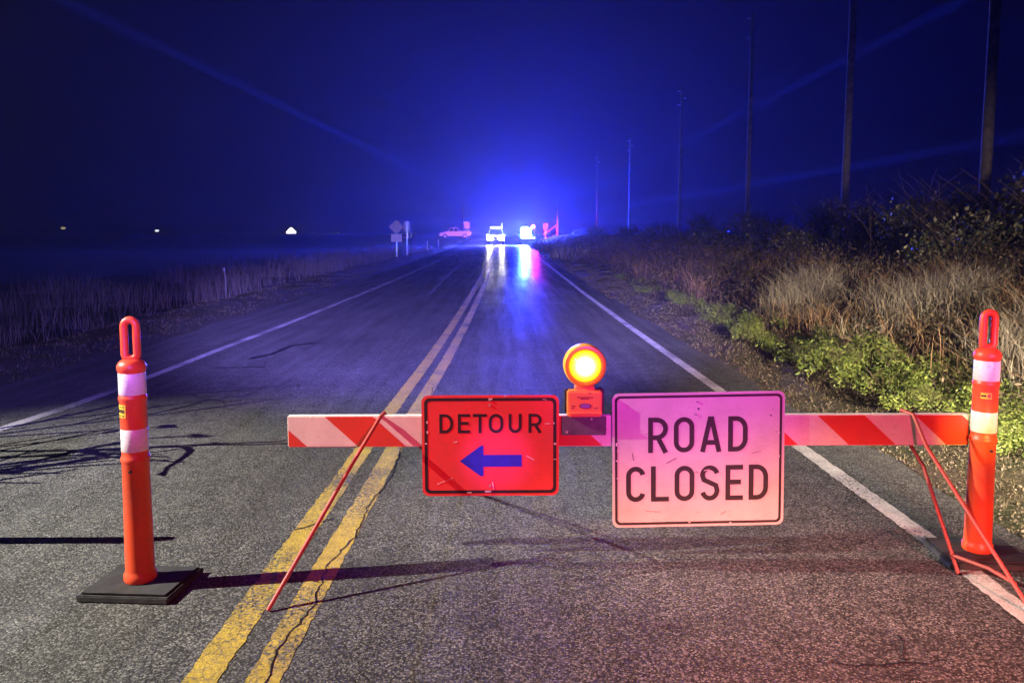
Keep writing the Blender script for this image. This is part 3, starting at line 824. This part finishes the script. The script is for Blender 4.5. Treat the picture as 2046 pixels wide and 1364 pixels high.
# ------------------------------------------------------------------ warning lamp on the board
def lens_material():
    g = NG('lit_amber_lens'); p = g.node('ShaderNodeTexCoord').outputs['Object']
    s = g.node('ShaderNodeSeparateXYZ'); g.l.new(p, s.inputs[0])
    r = g.math('SQRT', g.math('ADD', g.math('POWER', s.outputs[0], 2), g.math('POWER', s.outputs[2], 2)))
    cr = g.node('ShaderNodeValToRGB'); g.l.new(g.rng(r, 0, .08, 0, 1), cr.inputs[0])
    e = cr.color_ramp.elements
    e[0].position = .42; e[0].color = (1, .93, .55, 1); e[1].position = .97; e[1].color = (.95, .22, .0, 1)
    for ps, c in ((.62, (1, .86, .10, 1)), (.83, (1, .70, .0, 1)), (.92, (1, .40, 0, 1))):
        q = e.new(ps); q.color = c
    g.l.new(cr.outputs[0], g.b.inputs['Emission Color'])
    g.l.new(g.rng(r, .02, .078, 3.4, .75), g.b.inputs['Emission Strength'])
    g.b.inputs['Base Color'].default_value = (.7, .25, .01, 1); g.b.inputs['Roughness'].default_value = .2
    return g.m
be = empty('warning_light', (.360, YB - .01, ZB1), 'orange barricade warning lamp with lit amber lens between the signs', 'warning light')
M_lens = lens_material()
cz = .225
MB().lathe([(.066, .045), (.088, .040), (.093, .030), (.093, -.030), (.089, -.036), (.079, -.037), (.078, -.028)], (0, 0, cz), 48, 'Y').build('lens_ring', worn_material('amber_lens_ring', (.85, .40, .03), amount=.2, rough=.3, scratch=False), be, True)
ln = MB()
prof = [(.078, -.022)]
for k in range(12):
    r_ = .076 - k * .0062; prof += [(r_, -.028 - .014 * (1 - (r_ / .078) ** 2)), (r_ - .003, -.0262 - .014 * (1 - (r_ / .078) ** 2))]
ln.lathe(prof + [(.002, -.0415)], (0, 0, 0), 48, 'Y').build('lens', M_lens, be, True, loc=(0, 0, cz))
MB().prism([(-.038, .10), (.038, .10), (.046, .135), (-.046, .135)], -.03, .03).build('neck', M_case, be, True, .006)
MB().box((-.002, -.006, .060), (.152, .088, .116)).build('case', M_case, be, True, .007)
MB().box((0, -.053, .020), (.146, .006, .004)).build('case_seam', M_case, be)
MB().box((0, .014, .064), (.176, .045, .11)).build('battery_box', M_black, be, True, .005)
for q in range(9):
    for rw, zz in ((0, .090), (1, .084)):
        if rw and q in (0, 1, 7, 8): continue
        MB().box((-.033 + q * .0078, -.0504, zz), (.0058, .0012, .0034)).build('print', M_ink, be)
for xx, zz, ww in ((-.052, .052, .014), (-.056, .043, .01), (.047, .042, .014), (.02, .108, .012)):
    MB().box((xx, -.0504, zz), (ww, .0012, .003)).build('print', M_ink, be)
MB().prism([(.0 + .021 * math.cos(R(a)), .052 + .0095 * math.sin(R(a))) for a in range(0, 360, 20)], -.0512, -.049).build('emblem', mat('purple_emblem', (.25, .1, .4), .5), be)
MB().ring([(.027 * math.cos(R(a)), .052 + .012 * math.sin(R(a))) for a in range(0, 360, 20)], [(.0225 * math.cos(R(a)), .052 + .0103 * math.sin(R(a))) for a in range(0, 360, 20)], -.0512, -.049).build('emblem_ring', M_ink, be)
MB().box((-.002, -.022, -.043), (.196, .008, .084)).build('mounting_plate', M_plate, be, False, .002)
for bx, bz in ((-.078, -.07), (.03, -.012)):
    MB().lathe([(.0055, 0), (.0055, -.004), (.003, -.005)], n=8, axis='Y').build('bolt', M_steel, be, loc=(bx, -.026, bz))

# ------------------------------------------------------------------ vehicles far down the road
M_tyre = mat('tyre', (.02, .02, .02), .8)
M_rim = mat('rim', (.4, .4, .42), .4, .7)
M_glass = mat('dark_glass', (.015, .018, .022), .08, spec=.6)
M_grille = mat('black_grille', (.02, .02, .02), .5)
M_chrome = mat('chrome', (.6, .6, .62), .2, 1)
def glow(name, c, s): return mat(name, c, .3, 0, c, s)
M_hl = glow('lit_headlight', (1, .93, .76), 300)
M_blue = glow('lit_blue_lens', (.12, .45, 1), 200)
M_red = glow('lit_red_lens', (1, .10, .28), 50)
M_barwhite = glow('lit_white_lens', (1, .75, .6), 5)
M_tail = glow('lit_tail_lamp', (1, .55, .6), 2.2)
def vehicle(name, loc, rz, label, cat, paint, pickup, group=None, lit=True):
    """front faces -Y at rz = 0; origin on the ground under the middle"""
    o = empty(name, loc, label, cat, group, rz)
    L = 5.5 if pickup else 5.0; hw = .98; f, r = -L / 2, L / 2
    beltz = 1.12
    # lower body as a side outline with wheel openings
    def arch(cy_, rr=.44):
        return [(cy_ + rr * math.cos(R(a)), .38 + rr * math.sin(R(a))) for a in (0, 30, 60, 90, 120, 150, 180)]
    wf, wr = f + .95, r - 1.1
    prof = [(f, .45), (f + .02, .85), (f + .12, .98), (f + 1.35, beltz)]
    prof += [(r - .02, beltz + .02), (r, .95), (r, .48)]
    prof += [(wr + .45, .38)] + arch(wr)[1:-1] + [(wr - .45, .38)] + [(wf + .45, .38)] + arch(wf)[1:-1] + [(wf - .45, .42)]
    MB().prism(prof, -hw, hw, 'X').build('body', paint, o, True, .045)
    # cabin: tapered box
    c0 = f + 1.3; c1 = (f + 3.35) if pickup else r - .12; zt0 = 1.9
    a = [(-hw + .05, c0, beltz), (hw - .05, c0, beltz), (hw - .05, c1, beltz), (-hw + .05, c1, beltz),
         (-hw + .2, c0 + .75, zt0), (hw - .2, c0 + .75, zt0), (hw - .2, c1 - (.12 if pickup else .3), zt0), (-hw + .2, c1 - (.12 if pickup else .3), zt0)]
    MB().add(a, [(0, 1, 2, 3), (4, 7, 6, 5), (0, 4, 5, 1), (1, 5, 6, 2), (2, 6, 7, 3), (3, 7, 4, 0)]).build('cabin', paint, o, True, .05)
    A = [Vector(p) for p in a]
    def pane(q, s=.86, off=.012, name='window'):
        c = sum((A[k] for k in q), Vector()) / 4; nrm = (A[q[1]] - A[q[0]]).cross(A[q[3]] - A[q[0]]).normalized()
        if nrm.dot(c - sum(A, Vector()) / 8) < 0: nrm.negate()
        pts = [c + (A[k] - c) * s for k in q]
        n = 4; vs = [p + nrm * off for p in pts] + [p - nrm * .02 for p in pts]
        MB().add(vs, [(0, 1, 2, 3), (7, 6, 5, 4)] + [(k, k + 4, (k + 1) % 4 + 4, (k + 1) % 4) for k in range(4)]).build(name, M_glass, o)
    pane((0, 1, 5, 4), name='windscreen'); pane((2, 3, 7, 6), name='rear_window')
    for (p0, p1, p2, p3) in ((1, 2, 6, 5), (3, 0, 4, 7)):
        # two side windows with a pillar between
        for t0, t1 in ((.06, .49), (.55, .94)):
            lo0 = A[p0].lerp(A[p1], t0); lo1 = A[p0].lerp(A[p1], t1); hi0 = A[p3].lerp(A[p2], t0); hi1 = A[p3].lerp(A[p2], t1)
            q = [lo0.lerp(hi0, .1), lo1.lerp(hi1, .1), lo1.lerp(hi1, .86), lo0.lerp(hi0, .86)]
            s = 1 if q[0].x > 0 else -1
            vs = [p + Vector((s * .012, 0, .004)) for p in q] + [p - Vector((s * .02, 0, 0)) for p in q]
            MB().add(vs, [(0, 1, 2, 3), (7, 6, 5, 4)] + [(k, k + 4, (k + 1) % 4 + 4, (k + 1) % 4) for k in range(4)]).build('side_window', M_glass, o)
    if pickup:
        bb = MB(); y0 = c1 + .06; y1 = r - .06
        bb.box((0, (y0 + y1) / 2, beltz + .025), (1.5, y1 - y0, .01)); bb.build('bed_liner', M_black, o)
        for s in (-1, 1): MB().box((s * (hw - .09), (y0 + y1) / 2, beltz + .07), (.12, y1 - y0, .12)).build('bed_rail', paint, o, True, .02)
        MB().box((0, r - .05, beltz + .07), (1.6, .06, .12)).build('tailgate', paint, o, True, .02)
    for wy in (wf, wr):
        for s in (-1, 1):
            wh = MB().lathe([(.2, -.12), (.36, -.12), (.385, -.08), (.385, .08), (.36, .12), (.2, .12)], (s * (hw - .11), wy, .385), 24, 'X').build('wheel', M_tyre, o, True)
            MB().lathe([(.05, .128), (.2, .125), (.22, .10), (.22, -.10), (.2, -.125), (.05, -.128)], (s * (hw - .11), wy, .385), 18, 'X').build('rim', M_rim, wh, True)
    for s in (-1, 1):
        for hz_ in ((.62, .98) if lit else (.84,)):  # lit car: oversized stacked pairs, added to widen the headlight glare
            MB().box((s * (hw - .32), f + .01, hz_), ((.62, .08, .33) if lit else (.34, .08, .2))).build('headlight', M_hl if lit else M_chrome, o, True, .02)
        MB().box((s * (hw - .12), r - .01, .95), (.2, .06, .3)).build('tail_light', M_tail, o, True, .02)
        MB().box((s * (hw + .11), c0 + .35, beltz + .1), (.2, .1, .16)).build('mirror', paint, o, True, .02)
    MB().box((0, f, .82), (1.05, .06, .26)).build('grille', M_grille, o, False, .01)
    MB().box((0, f - .05, .5), (1.96, .16, .2)).build('bumper', M_chrome if pickup else M_black, o, True, .03)
    MB().box((0, r + .03, .52), (1.9, .14, .2)).build('bumper', M_chrome if pickup else M_black, o, True, .03)
    return o
def light_bar(o, y, z, lenses):
    lb = MB().box((0, y, z - .07), (1.4, .3, .05)).build('light_bar', M_black, o, False, .01)
    n = len(lenses); wl = 1.36 / n
    for k, m in enumerate(lenses):
        MB().box((-.68 + wl * (k + .5), y, z + .02), (wl - .02, .26, .13)).build('lens', m, lb, True, .02)
M_patrol = mat('white_car_paint', (.7, .7, .7), .3, coat=.5)
M_patrol2 = mat('dark_car_paint', (.03, .03, .035), .3, coat=.5)
v1 = vehicle('patrol_car', (-.85, 94, 0), 0, 'patrol car facing the camera with blazing white headlights on the centre line', 'police car', M_patrol, False, 'emergency vehicles at the scene')
light_bar(v1, -.35, 2.04, [M_barwhite] * 4)
MB().tube([(.72, -.2, 1.95), (.74, -.2, 2.6)], .025, 6).build('antenna', M_barwhite, v1)  # no lamp: the glow is put into the antenna's material
v2 = vehicle('patrol_car', (2.95, 94, 0), 0, 'patrol car at the right road edge flashing blue and red roof lights', 'police car', M_patrol2, False, 'emergency vehicles at the scene', False)
light_bar(v2, -.35, 2.04, [M_blue, M_blue, M_patrol2 and M_black, M_red])
MB().box((-.2, -2.56, .98), (1.2, .06, .34)).build('grille_glare_panel', M_blue, v2, True, .02)  # added glowing panel that widens the blue glare
MB().box((-.2, -.75, 1.72), (1.25, .10, .3)).build('visor_glare_panel', M_blue, v2, True, .02)  # another added panel, glare over the windscreen
MB().box((.66, -.35, 2.2), (.36, .2, .26)).build('red_light', M_red, v2, True, .03)  # extra red lens, added to enlarge the red glare
MB().box((-.2, -1.3, 1.27), (1.25, .10, .22)).build('hood_glare_panel', M_blue, v2, True, .02)  # added panel filling the glare above the hood
vehicle('pickup_truck', (-8.4, 138, .48), R(-90), 'white pickup truck parked sideways across the junction, lit pink', 'pickup truck', M_patrol, True, None, False)

# ------------------------------------------------------------------ far signs and markers on the left
sg = empty('warning_sign', (-6.15, 45, z1(-6.15, 45)), 'back of a diamond sign with a small plate below, left verge', 'road sign')
MB().box((0, .03, 1.0), (.06, .05, 2.2)).build('post', M_steel, sg)
MB().prism([(0, -.43), (.43, 0), (0, .43), (-.43, 0)], 0, .006).build('diamond_panel', M_signback, sg, loc=(0, 0, 1.80))
MB().prism(rrect(.62, .46, .04), 0, .006).build('plate', M_signwhite, sg, loc=(0, -.006, 1.17))
MB().lathe([(.045, 0), (.045, -.015), (.03, -.02)], n=12, axis='Y').build('reflector', M_signwhite, sg, loc=(-.39, -.002, 1.85))
sg = empty('marker_sign', (-7.4, 60, z1(-7.4, 60)), 'small two-panel marker sign on a thin post behind the diamond sign', 'road sign')
MB().box((0, .03, 1.3), (.06, .05, 2.7)).build('post', M_steel, sg)
for s in (-1, 1):
    MB().prism(rrect(.2, .75, .02), 0, .006).build('panel', M_signwhite, sg, loc=(s * .145, 0, 2.25))
MB().box((.0, .0, 1.42), (.62, .05, .05)).build('rail', M_signback, sg)
MB().box((.36, -.01, 1.62), (.13, .01, .35)).build('end_plate', M_signwhite, sg)
for k, (x, y, hh) in enumerate(((-6.8, 70, .95), (-6.3, 76, .8))):
    o = empty('marker_post', (x, y, z1(x, y)), ('nearer' if k == 0 else 'farther') + ' of two short white marker posts on the far left verge', 'marker post', 'marker posts on the left verge')
    MB().prism(rrect(.12, hh, .03, cz=hh / 2), 0, .02).build('blade', M_signwhite, o)
    MB().prism(rrect(.08, .14, .01), -.003, 0).build('reflector', M_band, o, loc=(0, -.001, hh - .15))
o = empty('marker_stake', (-7.85, 22, z1(-7.85, 22)), 'thin pale stake standing in the tall left grass', 'stake')
MB().tube([(0, 0, 0), (.01, 0, .5), (-.03, 0, .85)], [.016, .014, .01], 6).build('shaft', M_signback, o)
MB().box((-.03, 0, .82), (.05, .02, .08)).build('flag', M_signback, o)
sg = empty('junction_sign', (-6.3, 136, .45), 'white upright sign on a post behind the pickup truck', 'road sign')
MB().box((0, .05, 1.2), (.1, .08, 2.6)).build('post', M_steel, sg)
MB().prism([(-.6, 2.9), (-.6, 2.55), (-.42, 2.4), (-.42, 1.7), (.5, 1.7), (.5, 2.95)], 0, .02).build('panel', M_signwhite, sg)

# ------------------------------------------------------------------ utility poles
def utility_pole(x, y, h, r, label, lean=0):
    o = empty('utility_pole', (x, y, z1(x, y) - .1), label, 'utility pole', 'utility poles along the road')
    MB().tube([(0, 0, 0), (0, 0, h * .3), (0, 0, h * .7), (0, 0, h)], [r, r * .95, r * .85, r * .72], 16).build('shaft', M_polewood, o, True)
    for k, (dx, zz) in enumerate(((-1, h - .35), (1, h - .9), (-1, h - 1.45))):
        MB().lathe([(.03, 0), (.055, .04), (.035, .09), (.06, .13), (.035, .18), (.05, .22), (.02, .25)], (0, 0, 0), 10, 'X').build('insulator', M_signback, o, True, loc=(dx * r * .75 - (.25 if dx < 0 else 0), 0, zz))
    o.rotation_euler = (0, R(lean), 0)
    return o
utility_pole(14.5, 23.4, 21, .165, 'faint wooden utility pole nearest the right edge of the view', .3)
utility_pole(14.5, 33, 20, .165, 'tall wooden utility pole rising from the brush, most visible', .4)
utility_pole(14.6, 46.5, 13, .15, 'wooden utility pole, second to the left of the tallest', .2)
utility_pole(14.6, 64.5, 12, .15, 'thin wooden utility pole beyond the bramble bank', .3)
utility_pole(14.6, 90, 11, .15, 'small distant utility pole between the bank and the glow', 0)
utility_pole(14.2, 118, 13, .16, 'farthest right utility pole in the blue haze', 0)
utility_pole(-8.4, 162, 11, .14, 'distant utility pole behind the pickup truck', 0)
# snapped pole by the patrol car: upright stump held by its transformers above a slanted broken length
o = empty('broken_utility_pole', (7.0, 101, z1(7.0, 101)), 'red lit broken utility pole beside the flashing patrol car', 'utility pole')
MB().tube([(.05, 0, 1.75), (.0, 0, 3.6), (0, 0, 4.6)], [.15, .13, .06], 12).build('shaft', mat('pale_split_wood', (.12, .09, .07), .8, var=.3), o, True)
MB().tube([(-1.8, -.5, .55), (-.55, -.1, 1.45), (.02, 0, 1.85)], [.14, .14, .13], 12).build('leaning_length', MATS['pale_split_wood'], o, True)
MB().tube([(.05, 0, 0), (.05, 0, 1.7)], [.17, .15], 12).build('stump', M_polewood, o, True)
o = empty('information_sign', (5.4, 99, z1(5.4, 99)), 'small faint rectangular sign right of the flashing patrol car', 'road sign')
MB().box((0, .03, 1.2), (.06, .05, 2.3)).build('post', M_steel, o)
MB().prism(rrect(.6, .75, .03), 0, .01).build('panel', mat('dull_sign_panel', (.06, .06, .07), .7), o, loc=(0, 0, 2.0))

# ------------------------------------------------------------------ lights across the field
def yard_light(x, y, h, c, s, r, label):
    z = z1(x, y); o = empty('yard_light', (x, y, z), label, 'lamp', 'lights across the dark field')
    MB().tube([(0, 0, 0), (0, 0, h)], [.14, .09], 8).build('pole', M_polewood, o)
    MB().lathe([(r * .5, -r * .5), (r, 0), (r * .9, r * .3), (r * .3, r * .45)], (0, 0, h), 14).build('lamp_head', mat('lit_lamp_%d' % int(s * 10), c, .3, 0, c, s), o, True)
    return o
yard_light(-286, 510, 4.0, (.9, .75, .45), .5, 1.5, 'faintest yellow light far left on the horizon')
yard_light(-221, 500, 2.3, (.85, .95, 1), 1.6, 1.3, 'blue white light on the horizon above the left post')
yard_light(-122, 500, 1.0, (.8, .85, 1), 1.2, .45, 'tiny light just right of the lit gable')
yard_light(-107, 490, .9, (.9, .9, 1), 1.4, .4, 'left of a pair of tiny lights near the diamond sign')
yard_light(-103.5, 490, .9, (.9, .9, 1), 1.4, .45, 'right of a pair of tiny lights near the diamond sign')
o = empty('lit_barn', (-122, 450, z1(-122, 450)), 'distant building with a bright white lit gable on the horizon', 'building')
MB().prism([(-3.2, 0), (3.2, 0), (3.2, 1.6), (0, 4.4), (-3.2, 1.6)], 0, 9).build('walls', mat('barn_wall', (.3, .28, .26), .8), o)
MB().prism([(-2.7, .7), (2.7, .7), (2.7, 1.5), (.35, 3.9), (-.35, 3.9), (-2.7, 1.5)], -.06, -.01).build('lit_gable', glow('lit_gable', (1, .95, .85), 6), o)
for s in (-1, 1):
    MB().add([(s * 3.6, -.3, 1.35), (0, -.3, 4.55), (0, 9.3, 4.55), (s * 3.6, 9.3, 1.35), (s * 3.6, -.3, 1.5), (0, -.3, 4.7), (0, 9.3, 4.7), (s * 3.6, 9.3, 1.5)],
             [(0, 1, 2, 3), (7, 6, 5, 4), (0, 4, 5, 1), (1, 5, 6, 2), (2, 6, 7, 3), (3, 7, 4, 0)]).build('roof', mat('barn_roof', (.08, .08, .09), .6), o)

# ------------------------------------------------------------------ misty night air
HAZE = .0008
hm = bpy.data.materials.new('haze'); hm.use_nodes = True; hn = hm.node_tree.nodes; hn.clear()
pv = hn.new('ShaderNodeVolumePrincipled'); pv.inputs['Color'].default_value = (.9, .92, 1, 1); pv.inputs['Density'].default_value = HAZE; pv.inputs['Anisotropy'].default_value = .6
ho = hn.new('ShaderNodeOutputMaterial'); hm.node_tree.links.new(pv.outputs[0], ho.inputs['Volume'])
hz = MB().box((-50, 744, 10.7), (2300, 1540, 24.6)).build('haze', hm)
tag(hz, 'thin mist glowing blue around the flashing patrol cars', kind='stuff')
